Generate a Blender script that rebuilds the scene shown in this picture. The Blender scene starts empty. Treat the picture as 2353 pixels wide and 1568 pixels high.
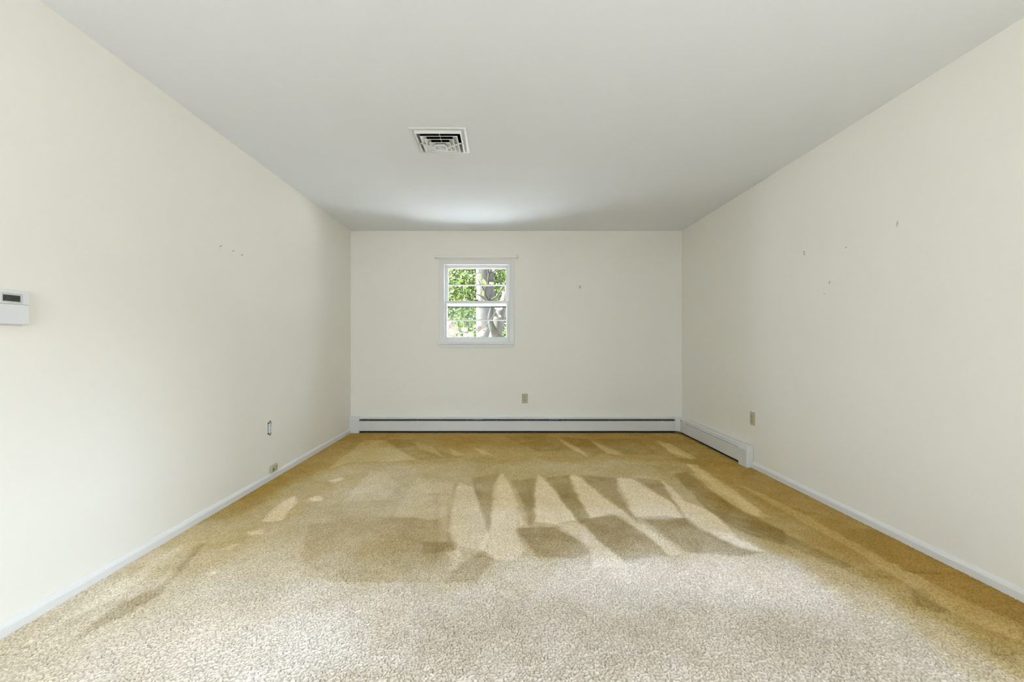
import bpy, bmesh, math, random
import numpy as np
from mathutils import Vector

random.seed(7)
rng = np.random.default_rng(11)
S = bpy.context.scene
COL = S.collection

# ------------------------------------------------------------------ camera
F = 1030.0                       # focal length in pixels of the 2353 px wide frame
VX, VY = 1154.0, 789.0           # vanishing point of the side walls
CH = 1.077                       # lens height
ZC = 2.44                        # ceiling height
XL, XR, YB, YR = -1.838, 2.181, 5.44, -1.7   # left, right, back and rear wall planes
cam_d = bpy.data.cameras.new('camera')
cam = bpy.data.objects.new('camera', cam_d)
COL.objects.link(cam)
cam.location = (0, 0, CH)
cam.rotation_euler = (math.pi / 2, 0, 0)
cam_d.sensor_width = 36.0
cam_d.lens = F / 2353.0 * 36.0
cam_d.shift_x = (1176.5 - VX) / 2353.0
cam_d.shift_y = (VY - 784.0) / 2353.0
cam_d.clip_start = 0.02
S.camera = cam

# ------------------------------------------------------------------ world, sun, portals, added lamp, exposure
W = bpy.data.worlds.new('world'); S.world = W
W.use_nodes = True
bg = W.node_tree.nodes['Background']
bg.inputs['Color'].default_value = (0.68, 0.832, 1.0, 1)     # bright overcast sky, the same all round
bg.inputs['Strength'].default_value = 10.5

sun_d = bpy.data.lights.new('sun', 'SUN')                    # afternoon sun from the left, over the roof: lights the garden, not the room
sun_d.energy = 280.0
sun_d.angle = math.radians(1.5)
sun_d.color = (1.0, 0.98, 0.96)
sun = bpy.data.objects.new('sun', sun_d); COL.objects.link(sun)
sun.rotation_euler = Vector((0.70, 0.02, -0.70)).to_track_quat('-Z', 'Y').to_euler()

def portal(name, loc, direction, sx, sy):
    """sky portal in a wall opening: emits nothing, only guides sampling of the sky"""
    d = bpy.data.lights.new(name, 'AREA')
    d.shape = 'RECTANGLE'; d.size = sx; d.size_y = sy
    d.cycles.is_portal = True
    o = bpy.data.objects.new(name, d); COL.objects.link(o)
    o.location = loc
    o.rotation_euler = Vector(direction).to_track_quat('-Z', 'Z').to_euler()
    return o
portal('door_portal', (XR + 0.15, -0.525, 1.04), (-1, 0, 0), 1.7, 2.1)
portal('rear_opening_portal', (-0.90, YR - 0.15, 1.25), (0, 1, 0), 1.25, 1.95)  # serves the added rear opening
portal('back_window_portal', (-0.31, YB + 0.17, 1.56), (0, -1, 0), 0.80, 1.0)

# added lamp outside the right-hand door opening, aimed to brighten the left wall
dl = bpy.data.lights.new('door_fill_lamp', 'AREA')
dl.shape = 'RECTANGLE'; dl.size = 0.8; dl.size_y = 0.8; dl.energy = 13.5; dl.color = (0.66, 0.81, 1.0); dl.spread = math.radians(45)
dlo = bpy.data.objects.new('door_fill_lamp', dl); COL.objects.link(dlo)
dlo.location = (5.7, -1.6, 2.95)
dlo.rotation_euler = (Vector((-1.84, 2.3, 0.2)) - Vector((5.7, -1.6, 2.95))).to_track_quat('-Z', 'Y').to_euler()

vs = S.view_settings
vs.view_transform = 'Standard'
vs.look = 'None'
vs.exposure = 0.04
vs.gamma = 1.0
vs.use_curve_mapping = False
S.cycles.max_bounces = 8
S.cycles.diffuse_bounces = 6
S.cycles.glossy_bounces = 2
S.cycles.transparent_max_bounces = 8
S.cycles.use_adaptive_sampling = True
S.cycles.adaptive_threshold = 0.03

# ------------------------------------------------------------------ helpers
def srgb(r, g, b):
    def f(c):
        c /= 255.0
        return c / 12.92 if c <= 0.04045 else ((c + 0.055) / 1.055) ** 2.4
    return (f(r), f(g), f(b), 1.0)

MATS = {}
def mat(name, color, rough=0.6, metal=0.0, noise=0.0, nscale=20.0, bump=0.0, bscale=200.0, spec=0.4):
    if name in MATS:
        return MATS[name]
    m = bpy.data.materials.new(name); m.use_nodes = True
    nt = m.node_tree; b = nt.nodes['Principled BSDF']
    b.inputs['Roughness'].default_value = rough
    b.inputs['Metallic'].default_value = metal
    b.inputs['Specular IOR Level'].default_value = spec
    tc = nt.nodes.new('ShaderNodeTexCoord')
    n = nt.nodes.new('ShaderNodeTexNoise'); n.inputs['Scale'].default_value = nscale
    n.inputs['Detail'].default_value = 4
    nt.links.new(tc.outputs['Object'], n.inputs['Vector'])
    r = nt.nodes.new('ShaderNodeValToRGB')
    c = color
    r.color_ramp.elements[0].position = 0.3; r.color_ramp.elements[1].position = 0.7
    r.color_ramp.elements[0].color = tuple(max(0, x * (1 - noise)) for x in c[:3]) + (1,)
    r.color_ramp.elements[1].color = tuple(min(1, x * (1 + noise)) for x in c[:3]) + (1,)
    nt.links.new(n.outputs['Fac'], r.inputs['Fac'])
    nt.links.new(r.outputs['Color'], b.inputs['Base Color'])
    if bump > 0:
        n2 = nt.nodes.new('ShaderNodeTexNoise'); n2.inputs['Scale'].default_value = bscale
        n2.inputs['Detail'].default_value = 3
        nt.links.new(tc.outputs['Object'], n2.inputs['Vector'])
        bp = nt.nodes.new('ShaderNodeBump'); bp.inputs['Strength'].default_value = bump
        bp.inputs['Distance'].default_value = 0.002
        nt.links.new(n2.outputs['Fac'], bp.inputs['Height'])
        nt.links.new(bp.outputs['Normal'], b.inputs['Normal'])
    MATS[name] = m
    return m

def paint(name, color, noise, scale):
    """matt wall paint: diffuse with a very faint roller unevenness"""
    m = bpy.data.materials.new(name); m.use_nodes = True
    nt = m.node_tree; N = nt.nodes; L = nt.links
    N.remove(N['Principled BSDF'])
    d = N.new('ShaderNodeBsdfDiffuse')
    tc = N.new('ShaderNodeTexCoord'); n = N.new('ShaderNodeTexNoise'); n.inputs['Scale'].default_value = scale; n.inputs['Detail'].default_value = 1
    r = N.new('ShaderNodeMix'); r.data_type = 'RGBA'
    r.inputs['A'].default_value = tuple(c * (1 - noise) for c in color) + (1,)
    r.inputs['B'].default_value = tuple(min(1, c * (1 + noise)) for c in color) + (1,)
    L.new(tc.outputs['Object'], n.inputs['Vector']); L.new(n.outputs['Fac'], r.inputs['Factor'])
    L.new(r.outputs['Result'], d.inputs['Color']); L.new(d.outputs[0], N['Material Output'].inputs['Surface'])
    return m
WALL = paint('cream_wall_paint', (0.908, 0.878, 0.804), 0.018, 1.3)
CEIL = paint('ceiling_paint', (0.875, 0.893, 0.922), 0.015, 1.1)
TRIM = mat('white_trim_paint', (0.82, 0.81, 0.785), 0.42, noise=0.01, nscale=6, bump=0.03, bscale=60)
HEAT = mat('white_enamel', (0.76, 0.755, 0.735), 0.38, noise=0.015, nscale=5)
DARK = mat('dark_metal', (0.035, 0.030, 0.032), 0.6, noise=0.3, nscale=40)
BLACK = mat('black_plastic', (0.012, 0.012, 0.010), 0.5, noise=0.2)
IVORY = mat('ivory_plastic', (0.52, 0.485, 0.33), 0.4, noise=0.03, nscale=30)
WHITEP = mat('white_plastic', (0.78, 0.79, 0.79), 0.35, noise=0.008, nscale=12)
GREYP = mat('pale_grey_plastic', (0.60, 0.62, 0.63), 0.35, noise=0.01)
LCD = mat('lcd_glass', (0.055, 0.062, 0.050), 0.18, noise=0.25, nscale=60)
VENTM = mat('vent_enamel', (0.78, 0.79, 0.76), 0.4, noise=0.03, nscale=25)
SLOTM = mat('outlet_slot', (0.06, 0.055, 0.03), 0.6, noise=0.1)
STEEL = mat('screw_steel', (0.35, 0.34, 0.30), 0.4, metal=0.7, noise=0.1)
GYPS = mat('bare_plaster', (0.55, 0.55, 0.53), 0.9, noise=0.15, nscale=120, bump=0.5, bscale=300)
SCUFF = mat('grey_scuff', (0.48, 0.465, 0.41), 0.9, noise=0.1, nscale=150)

def link(name, me, material=None, parent=None, smooth=False):
    o = bpy.data.objects.new(name, me); COL.objects.link(o)
    if material is not None:
        me.materials.clear(); me.materials.append(material)
    if parent is not None:
        o.parent = parent
        o.matrix_parent_inverse = parent.matrix_world.inverted()
    if smooth:
        me.polygons.foreach_set('use_smooth', [True] * len(me.polygons))
    return o

def empty(name, loc):
    o = bpy.data.objects.new(name, None); COL.objects.link(o)
    o.location = loc; o.empty_display_size = 0.05
    bpy.context.view_layer.update()
    return o

def tag(o, label=None, cat=None, group=None, kind=None):
    if label: o['label'] = label
    if cat: o['category'] = cat
    if group: o['group'] = group
    if kind: o['kind'] = kind
    return o

def bm_box(bm, x0, x1, y0, y1, z0, z1):
    v = [bm.verts.new(p) for p in ((x0,y0,z0),(x1,y0,z0),(x1,y1,z0),(x0,y1,z0),(x0,y0,z1),(x1,y0,z1),(x1,y1,z1),(x0,y1,z1))]
    for f in ((0,3,2,1),(4,5,6,7),(0,1,5,4),(1,2,6,5),(2,3,7,6),(3,0,4,7)):
        bm.faces.new([v[i] for i in f])
    return v

def finish(bm, name, material, parent=None, bevel=0.0, seg=2, smooth=False):
    if bevel > 0:
        bmesh.ops.bevel(bm, geom=list(bm.edges), offset=bevel, segments=seg, profile=0.5, affect='EDGES', clamp_overlap=True)
    bmesh.ops.recalc_face_normals(bm, faces=list(bm.faces))
    me = bpy.data.meshes.new(name); bm.to_mesh(me); bm.free()
    return link(name, me, material, parent, smooth)

def box(name, x0, x1, y0, y1, z0, z1, material, parent=None, bevel=0.0, seg=2):
    bm = bmesh.new(); bm_box(bm, x0, x1, y0, y1, z0, z1)
    return finish(bm, name, material, parent, bevel, seg)

def bm_cyl(bm, p0, p1, r0, r1=None, n=12):
    """closed tapered cylinder between two points"""
    r1 = r0 if r1 is None else r1
    p0, p1 = Vector(p0), Vector(p1)
    d = (p1 - p0).normalized()
    a = d.orthogonal().normalized(); b = d.cross(a)
    A = [bm.verts.new(p0 + (a * math.cos(t) + b * math.sin(t)) * r0) for t in [2*math.pi*i/n for i in range(n)]]
    B = [bm.verts.new(p1 + (a * math.cos(t) + b * math.sin(t)) * r1) for t in [2*math.pi*i/n for i in range(n)]]
    for i in range(n):
        bm.faces.new((A[i], A[(i+1) % n], B[(i+1) % n], B[i]))
    bm.faces.new(A[::-1]); bm.faces.new(B)

def cyl(name, p0, p1, r, material, parent=None, r1=None, n=14):
    bm = bmesh.new(); bm_cyl(bm, p0, p1, r, r1, n)
    return finish(bm, name, material, parent)

def tube(name, pts, radii, material, parent=None, n=10, wob=0.0):
    """tapered tube through points"""
    bm = bmesh.new(); rings = []
    P = [Vector(p) for p in pts]
    for i, p in enumerate(P):
        d = (P[min(i+1, len(P)-1)] - P[max(i-1, 0)]).normalized()
        a = d.cross(Vector((0, 1, 0.02))).normalized(); b = d.cross(a)
        rr = radii[i] if not isinstance(radii, (int, float)) else radii
        rings.append([bm.verts.new(p + (a*math.cos(t)+b*math.sin(t)) * rr * (1 + wob*(random.random()-0.5))) for t in [2*math.pi*k/n for k in range(n)]])
    for R0, R1 in zip(rings, rings[1:]):
        for k in range(n):
            bm.faces.new((R0[k], R0[(k+1) % n], R1[(k+1) % n], R1[k]))
    bm.faces.new(rings[0][::-1]); bm.faces.new(rings[-1])
    return finish(bm, name, material, parent, smooth=True)

def slab(name, axis, w0, w1, u_cuts, v_cuts, holes, material):
    """slab of thickness w0..w1 along axis; cells listed in holes are left open. axis 'x': u=y v=z; 'y': u=x v=z; 'z': u=x v=y"""
    def P(u, v, w):
        return {'x': (w, u, v), 'y': (u, w, v), 'z': (u, v, w)}[axis]
    bm = bmesh.new(); cache = {}
    def V(i, j, k):
        if (i, j, k) not in cache:
            cache[(i, j, k)] = bm.verts.new(P(u_cuts[i], v_cuts[j], (w0, w1)[k]))
        return cache[(i, j, k)]
    nu, nv = len(u_cuts) - 1, len(v_cuts) - 1
    solid = lambda i, j: 0 <= i < nu and 0 <= j < nv and (i, j) not in holes
    for i in range(nu):
        for j in range(nv):
            if not solid(i, j): continue
            for k in (0, 1):
                bm.faces.new((V(i,j,k), V(i+1,j,k), V(i+1,j+1,k), V(i,j+1,k)))
            if not solid(i-1, j): bm.faces.new((V(i,j,0), V(i,j+1,0), V(i,j+1,1), V(i,j,1)))
            if not solid(i+1, j): bm.faces.new((V(i+1,j,0), V(i+1,j+1,0), V(i+1,j+1,1), V(i+1,j,1)))
            if not solid(i, j-1): bm.faces.new((V(i,j,0), V(i+1,j,0), V(i+1,j,1), V(i,j,1)))
            if not solid(i, j+1): bm.faces.new((V(i,j+1,0), V(i+1,j+1,0), V(i+1,j+1,1), V(i,j+1,1)))
    o = finish(bm, name, material)
    return tag(o, kind='structure')

def back(px, py, Y=YB):
    """photo pixel -> (x, z) on the plane y = Y"""
    return ((px - VX) * Y / F, CH + (VY - py) * Y / F)

# ------------------------------------------------------------------ room shell
T = 0.16
wx0, wz1 = back(1020, 607)       # window opening in the back wall
wx1, wz0 = back(1170, 788)
VCX, VCY, VH = (1016 - VX) * 3.015 / F + 0.0, 3.015, 0.150   # ceiling diffuser centre, duct half size
VCX = -0.412
tag(box('floor', XL - T, XR + T, YR - T, YB + T, -0.20, -0.034, mat('plywood_subfloor', (0.35, 0.25, 0.15), 0.8, noise=0.2, nscale=6)), kind='structure')
slab('wall_back', 'y', YB, YB + T, [XL - T, wx0, wx1, XR + T], [-0.2, wz0, wz1, ZC + T], {(1, 1)}, WALL)
OY0, OY1, OZ0, OZ1 = 3.512, 3.572, 0.357, 0.452              # rough opening of the bare outlet box
wall_left = slab('wall_left', 'x', XL - T, XL, [YR, OY0, OY1, YB], [-0.2, OZ0, OZ1, ZC + T], {(1, 1)}, WALL)
DY0, DY1, DZ1 = -1.30, 0.36, 2.05
wall_right = slab('wall_right', 'x', XR, XR + T, [YR, DY0, DY1, YB], [-0.2, 0.0, DZ1, ZC + T], {(1, 1)}, WALL)
slab('wall_rear', 'y', YR - T, YR, [XL - T, -1.50, -0.30, XR + T], [-0.2, 0.30, 2.20, ZC + T], {(1, 1)}, WALL)  # unseen rear opening added to even out the light in the room
slab('ceiling', 'z', ZC, ZC + T, [XL, VCX - VH, VCX + VH, XR], [YR, VCY - VH, VCY + VH, YB], {(1, 1)}, CEIL)

def profile_run(name, prof, along, a0, a1, wall, sign, material, parent=None, smooth=False):
    """extrude (depth, z) profile along x ('x') or y ('y'); wall = plane coordinate, sign = direction into the room"""
    bm = bmesh.new(); rings = []
    for a in (a0, a1):
        rings.append([bm.verts.new((a, wall + sign*u, z) if along == 'x' else (wall + sign*u, a, z)) for u, z in prof])
    n = len(prof)
    for i in range(n):
        bm.faces.new((rings[0][i], rings[0][(i+1) % n], rings[1][(i+1) % n], rings[1][i]))
    bm.faces.new(rings[0][::-1]); bm.faces.new(rings[1])
    return finish(bm, name, material, parent, smooth=smooth)

BASE = [(0, -0.011), (0.015, -0.011), (0.015, 0.029), (0.0135, 0.034), (0.006, 0.047), (0.003, 0.050), (0, 0.050)]
tag(profile_run('baseboard_left', BASE, 'y', YR, 5.376, XL, 1, TRIM), kind='structure')
tag(profile_run('baseboard_right', BASE, 'y', DY1, 3.885, XR, -1, TRIM), kind='structure')

# door casing behind the lens
d1 = empty('door_1', (XR, DY0, 0)); tag(d1, kind='structure')
box('door_jamb', XR - 0.015, XR + T, DY0 - 0.06, DY0, 0, DZ1 + 0.06, TRIM, d1)
box('door_jamb', XR - 0.015, XR + T, DY1, DY1 + 0.06, 0, DZ1 + 0.06, TRIM, d1)
box('door_head', XR - 0.015, XR + T, DY0, DY1, DZ1, DZ1 + 0.06, TRIM, d1)

# ------------------------------------------------------------------ carpet
def fl(px, py):
    d = F * CH / (py - VY)
    return ((px - VX) * d / F, d)
def c1(p): return fl(600 + p[0] / 1.961, 980 + p[1] / 1.961)       # three close views of the floor used for measuring
def c3(p): return fl(1500 + p[0] / 2.7585, 1000 + p[1] / 2.7585)
def c4(p): return fl(p[0] / 2.614, 1000 + p[1] / 2.614)

RES = 0.006
RX = np.arange(XL - 0.1, XR + 0.1, RES); RY = np.arange(1.1, YB + 0.1, RES)
GX, GY = np.meshgrid(RX, RY)
def blur(a, r, passes=2):
    for _ in range(passes):
        for ax in (0, 1):
            k = 2 * r + 1
            pad = [(0, 0), (0, 0)]; pad[ax] = (r + 1, r)
            c = np.cumsum(np.pad(a, pad, mode='edge'), axis=ax)
            a = (np.take(c, range(k, c.shape[ax]), axis=ax) - np.take(c, range(0, c.shape[ax] - k), axis=ax)) / k
    return a
def poly_mask(pts):
    m = np.zeros(GX.shape, bool); n = len(pts)
    for i in range(n):
        x0, y0 = pts[i]; x1, y1 = pts[(i+1) % n]
        if abs(y1 - y0) < 1e-9: continue
        c = ((y0 > GY + WY) != (y1 > GY + WY)) & (GX + WX < (x1 - x0) * (GY + WY - y0) / (y1 - y0) + x0)
        m ^= c
    return m.astype(float)
def fnoise(scale, seed, octaves=3):
    r = np.random.default_rng(seed); out = np.zeros(GX.shape); amp = 1.0; tot = 0
    for o in range(octaves):
        s = scale / 2**o
        nx, ny = int((RX[-1]-RX[0]) / s) + 3, int((RY[-1]-RY[0]) / s) + 3
        g = r.random((ny, nx)); fx = (GX - RX[0]) / s; fy = (GY - RY[0]) / s
        ix, iy = fx.astype(int), fy.astype(int); tx, ty = fx - ix, fy - iy
        tx = tx*tx*(3-2*tx); ty = ty*ty*(3-2*ty)
        out += amp * ((g[iy, ix]*(1-tx) + g[iy, ix+1]*tx)*(1-ty) + (g[iy+1, ix]*(1-tx) + g[iy+1, ix+1]*tx)*ty)
        tot += amp; amp *= 0.55
    return out / tot - 0.5

# wear: 0 = gold pile, 1 = grey-beige, traffic fading plus foreground light put into colour  (photo pixel, value)
WEAR_AND_LIGHT = [((806,1000),.02),((900,1010),.06),((1050,1010),.05),((1200,1005),.03),((1350,1010),.02),((1500,1005),.02),((1560,1000),.02),
 ((760,1030),.10),((850,1045),.25),((1000,1050),.22),((1150,1050),.20),((1300,1050),.18),((1450,1045),.15),((1560,1040),.08),((1650,1060),.02),
 ((690,1075),.08),((800,1090),.45),((900,1095),.55),((1020,1085),.42),((1150,1085),.35),((1300,1075),.38),((1450,1075),.36),((1560,1085),.22),((1680,1100),.05),
 ((620,1110),.05),((700,1125),.38),((800,1140),.58),((920,1150),.58),((1050,1140),.50),((1180,1140),.38),((1320,1140),.42),((1450,1130),.48),((1560,1140),.45),((1680,1150),.18),((1800,1160),.04),
 ((560,1140),.02),((520,1165),.12),((640,1170),.42),((760,1180),.58),((880,1190),.55),((1000,1190),.52),((1120,1200),.58),((1250,1200),.50),((1400,1200),.58),((1540,1200),.66),((1660,1200),.50),((1780,1200),.14),((1900,1210),.02),
 ((420,1230),.38),((520,1240),.38),((640,1240),.55),((760,1250),.50),((880,1260),.48),((1000,1260),.50),((1120,1260),.58),((1250,1250),.56),((1400,1250),.66),((1540,1250),.72),((1680,1250),.85),((1800,1250),.32),((1920,1260),.04),((2040,1265),.0),
 ((330,1290),.62),((450,1290),.55),((600,1290),.66),((760,1300),.64),((900,1310),.62),((1050,1320),.70),((1200,1320),.86),((1350,1310),.92),((1500,1310),.95),((1650,1300),.98),((1800,1310),.96),((1920,1320),.45),((2030,1320),.10),((2150,1320),.0),
 ((200,1370),.74),((330,1370),.74),((500,1370),.82),((700,1370),.86),((900,1370),.88),((1100,1380),.94),((1300,1380),1.),((1500,1380),1.),((1700,1380),1.),((1880,1380),1.),((2010,1390),.66),((2110,1390),.22),((2230,1390),.02),((2350,1400),.0),
 ((60,1460),.74),((200,1450),.78),((400,1450),.88),((700,1450),.94),((1000,1450),.97),((1300,1450),1.),((1600,1450),1.),((1900,1450),1.),((2060,1450),.94),((2160,1450),.50),((2260,1450),.12),((2353,1450),.02),
 ((20,1540),.84),((300,1540),.92),((700,1540),.97),((1100,1540),1.),((1500,1540),1.),((1900,1540),1.),((2150,1540),.97),((2260,1540),.70),((2340,1530),.32)]
wp = np.array([fl(*p) for p, _ in WEAR_AND_LIGHT]); wv = np.array([v for _, v in WEAR_AND_LIGHT])
sub = 5
cx, cy = GX[::sub, ::sub], GY[::sub, ::sub]
d2 = (cx[..., None] - wp[:, 0])**2 + ((cy[..., None] - wp[:, 1]) * 0.85)**2
kw = 1.0 / (d2 + 0.0035)**2.3
wc = (kw * wv).sum(-1) / kw.sum(-1)
def resample(c):
    fy = np.clip(np.arange(GX.shape[0]) / sub, 0, c.shape[0] - 1.001); fx = np.clip(np.arange(GX.shape[1]) / sub, 0, c.shape[1] - 1.001)
    iy, ix = fy.astype(int), fx.astype(int); ty, tx = (fy - iy)[:, None], (fx - ix)[None, :]
    return (c[iy][:, ix]*(1-tx) + c[iy][:, ix+1]*tx)*(1-ty) + (c[iy+1][:, ix]*(1-tx) + c[iy+1][:, ix+1]*tx)*ty
wear_and_light = resample(wc)
wear_and_light = np.clip(wear_and_light + 0.16 * fnoise(0.5, 3) * (wear_and_light > 0.03) + 0.10 * fnoise(0.12, 4), 0, 1)

# lay: nap left by the vacuum cleaner, plus broad tone patches (+ lighter, - darker)
STROKES = [
 (c1,.55,[(1085,205),(1045,260),(1030,460),(985,545),(1060,600),(1140,600),(1190,560),(1140,470),(1190,440),(1170,380),(1120,250)]),
 (c1,.60,[(1245,215),(1228,300),(1240,430),(1330,440),(1420,420),(1350,330),(1280,240)]),
 (c1,.40,[(1335,440),(1430,430),(1600,580),(1650,640),(1500,640),(1480,540)]),
 (c1,.60,[(1390,215),(1405,280),(1440,340),(1480,415),(1590,395),(1640,385),(1540,320),(1440,230)]),
 (c1,.45,[(1590,395),(1640,385),(1760,470),(1900,570),(1840,580),(1740,490)]),
 (c1,.60,[(1610,230),(1605,280),(1640,340),(1690,410),(1820,400),(1900,415),(1850,340),(1740,280),(1660,230)]),
 (c1,.60,[(1800,235),(1840,300),(1890,380),(1930,430),(2050,500),(2200,560),(2260,560),(2150,500),(2060,410),(2000,370),(1900,330),(1850,270)]),
 (c1,.45,[(1915,165),(1960,220),(2050,300),(2180,390),(2270,420),(2230,370),(2130,280),(2000,200),(1960,170)]),
 (c1,.42,[(890,250),(850,340),(850,500),(900,620),(1000,560),(1030,480),(980,330),(950,270)]),
 (c1,.18,[(700,230),(620,360),(600,400),(760,420),(830,400),(850,330),(870,260)]),
 (c1,.22,[(490,195),(420,280),(370,340),(560,330),(620,260),(560,210)]),
 (c1,.30,[(470,60),(300,190),(400,160),(700,150),(560,60)]),
 (c1,.38,[(670,62),(720,100),(830,140),(770,90)]),
 (c1,.30,[(840,90),(870,130),(920,130)]),
 (c1,.35,[(960,88),(990,120),(1050,130)]),
 (c1,.38,[(1330,50),(1380,90),(1480,140),(1420,90)]),
 (c1,.38,[(1480,60),(1560,120),(1640,130),(1530,80)]),
 (c1,.45,[(1780,60),(1840,110),(1940,150),(1960,140),(1850,80)]),
 (c1,.30,[(840,560),(900,560),(890,640),(860,650)]),
 (c1,-.24,[(220,440),(500,400),(800,420),(880,520),(900,640),(840,710),(500,700),(300,700),(180,600)]),
 (c1,-.30,[(720,520),(880,520),(900,560),(740,580)]),
 (c1,-.50,[(1145,460),(1330,450),(1450,530),(1490,580),(1400,600),(1250,590)]),
 (c1,-.55,[(1440,420),(1620,400),(1740,490),(1840,580),(1640,610),(1500,500)]),
 (c1,-.55,[(1720,420),(1920,410),(2060,500),(2250,570),(2150,590),(1920,570)]),
 (c1,-.45,[(1280,230),(1390,215),(1480,415),(1440,440),(1350,330)]),
 (c1,-.45,[(1430,215),(1600,230),(1690,410),(1720,460),(1640,380),(1540,310)]),
 (c1,-.40,[(1680,230),(1800,240),(1920,420),(1850,340)]),
 (c1,-.40,[(1130,240),(1230,230),(1235,430),(1210,450),(1180,340)]),
 (c1,-.35,[(950,230),(1070,210),(1030,460),(980,330)]),
 (c1,-.45,[(1860,210),(2000,370),(2150,470),(2353,540),(2353,470),(2200,400),(2000,270),(1920,200)]),
 (c1,-.45,[(900,540),(990,560),(1060,610),(1200,570),(1040,610),(970,700),(830,700),(890,640)]),
 (c1,-.22,[(530,55),(700,150),(900,140),(760,90),(680,60)]),
 (c1,-.25,[(1090,40),(1240,110),(1400,110),(1330,45)]),
 (c1,-.25,[(1340,45),(1490,130),(1560,120),(1470,55)]),
 (c1,-.20,[(1500,55),(1640,120),(1800,130),(1700,50)]),
 (c3,.32,[(520,300),(900,520),(1300,740),(1640,960),(1900,1130),(2353,1310),(2353,1200),(1950,1020),(1650,870),(1300,690),(1000,520),(700,370)]),
 (c3,-.50,[(1620,960),(1700,960),(1900,1130),(1800,1130),(1680,1060)]),
 (c3,-.40,[(380,480),(700,560),(1000,700),(1280,830),(1240,860),(1000,770),(700,630),(450,540)]),
 (c3,-.25,[(1780,1190),(2353,1390),(2353,1470),(2000,1330)]),
 (c3,.30,[(10,40),(160,140),(250,150),(130,80)]),
 (c3,.35,[(205,170),(400,330),(640,500),(760,530),(560,400),(330,240)]),
 (c4,-.06,[(1520,330),(1800,200),(1900,250),(1700,380),(1560,470),(1420,540),(1180,620),(1260,480)]),
 (c4,.65,[(1570,520),(1650,430),(1770,360),(1790,400),(1740,450),(1700,510)]),
 (c4,.85,[(1850,380),(1900,360),(1940,370),(1930,390),(1870,395)]),
 (c4,.60,[(1980,270),(2050,250),(2070,265),(2000,285)]),
 (c4,.60,[(1480,580),(1580,565),(1590,590),(1500,605)]),
 (c4,.60,[(1230,830),(1310,815),(1320,830),(1250,840)]),
 (c4,.45,[(1310,690),(1400,660),(1440,655),(1380,690)]),
 (c4,-.40,[(380,1280),(560,1120),(760,980),(980,900),(1200,640),(1240,650),(1000,930),(800,1060),(600,1150)]),
 (c4,.22,[(100,1290),(420,1110),(760,940),(1060,720),(1150,620),(1080,660),(900,760),(600,960),(300,1140)]),
]
lay = np.zeros(GX.shape)
DARKVAR = 0.95 + 1.0 * fnoise(0.16, 43)
WX, WY = 0.03 * fnoise(0.10, 41), 0.045 * fnoise(0.14, 42)     # ragged edges of the tracks
for fn, val, pts in STROKES:
    q = [fn(p) for p in pts]
    m = poly_mask(q)
    lay += val * blur(m, 1) * (1.0 if val > 0 else DARKVAR)
for val, pts in ((.42, [(1380,1290),(1560,1275),(1700,1262),(1800,1300),(1900,1345),(1960,1390),(1800,1385),(1600,1365),(1400,1345)]),
                 (.22, [(1150,1300),(1400,1300),(1400,1360),(1150,1370)]),
                 (-.22, [(900,1400),(1300,1380),(1700,1400),(1950,1440),(2050,1520),(2100,1600),(800,1600)]),
                 (.15, [(0,1500),(300,1400),(700,1380),(800,1450),(600,1600),(0,1600)])):
    lay += val * blur(poly_mask([fl(*p) for p in pts]), 16)  # broad soft lighter and darker patches, separate from the vacuum tracks
lay = np.clip(lay * 1.18, -0.78, 0.78)
lay += 0.36 * fnoise(0.28, 5) + 0.34 * fnoise(0.07, 6)
# thin brown soil lines
soil = np.zeros(GX.shape)
for fn, val, pts, wdt in [(c1,.12,[(790,300),(792,420),(788,600)],.020),(c1,.14,[(1212,280),(1212,400),(1216,520)],.014),(c1,.12,[(1160,360),(1158,460)],.010),
                          (c1,.20,[(880,260),(846,400),(850,520)],.014),(c1,.18,[(960,260),(1000,400),(1030,480)],.012),(c1,.12,[(1600,380),(1680,310)],.008)]:
    q = [fn(p) for p in pts]
    for (x0, y0), (x1, y1) in zip(q, q[1:]):
        L2 = (x1-x0)**2 + (y1-y0)**2
        t = np.clip(((GX-x0)*(x1-x0) + (GY-y0)*(y1-y0)) / L2, 0, 1)
        dd = np.hypot(GX - x0 - t*(x1-x0), GY - y0 - t*(y1-y0))
        soil = np.maximum(soil, val * np.exp(-(dd/wdt)**2))
# dents left by furniture feet and ridges where the pile is pinched: real relief
dent = np.zeros(GX.shape)
def add_dent(p, r, depth, stretch=1.6):
    global dent
    dent = dent - depth * np.exp(-(((GX-p[0])/(r*stretch))**2 + ((GY-p[1])/r)**2))
for p in [(1180,240),(1237,622),(150,385),(130,130)]:
    add_dent(c1(p), 0.020, 0.016)
for p in [(1410,800),(1500,790),(1270,862),(1450,885),(1690,1065),(2230,1050),(2180,1370),(1350,885)]:
    add_dent(c3(p), 0.016, 0.016)
for p in [(1775,465),(1400,455),(1250,640),(785,980),(150,1255)]:
    add_dent(c4(p), 0.018, 0.014)
for fn, pts, h in [(c3,[(1590,850),(1660,862),(1760,868),(1880,872)],-.014),(c3,[(520,256),(640,246)],-.014),(c3,[(460,270),(560,262)],.010),(c4,[(820,802),(905,765)],-.013),(c4,[(0,1308),(110,1304)],-.012)]:
    q = [fn(p) for p in pts]
    for (x0, y0), (x1, y1) in zip(q, q[1:]):
        L2 = (x1-x0)**2 + (y1-y0)**2
        t = np.clip(((GX-x0)*(x1-x0) + (GY-y0)*(y1-y0)) / L2, 0, 1)
        dd = np.hypot(GX - x0 - t*(x1-x0), GY - y0 - t*(y1-y0))
        dent = dent + h * np.exp(-(dd/0.010)**2)

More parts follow.
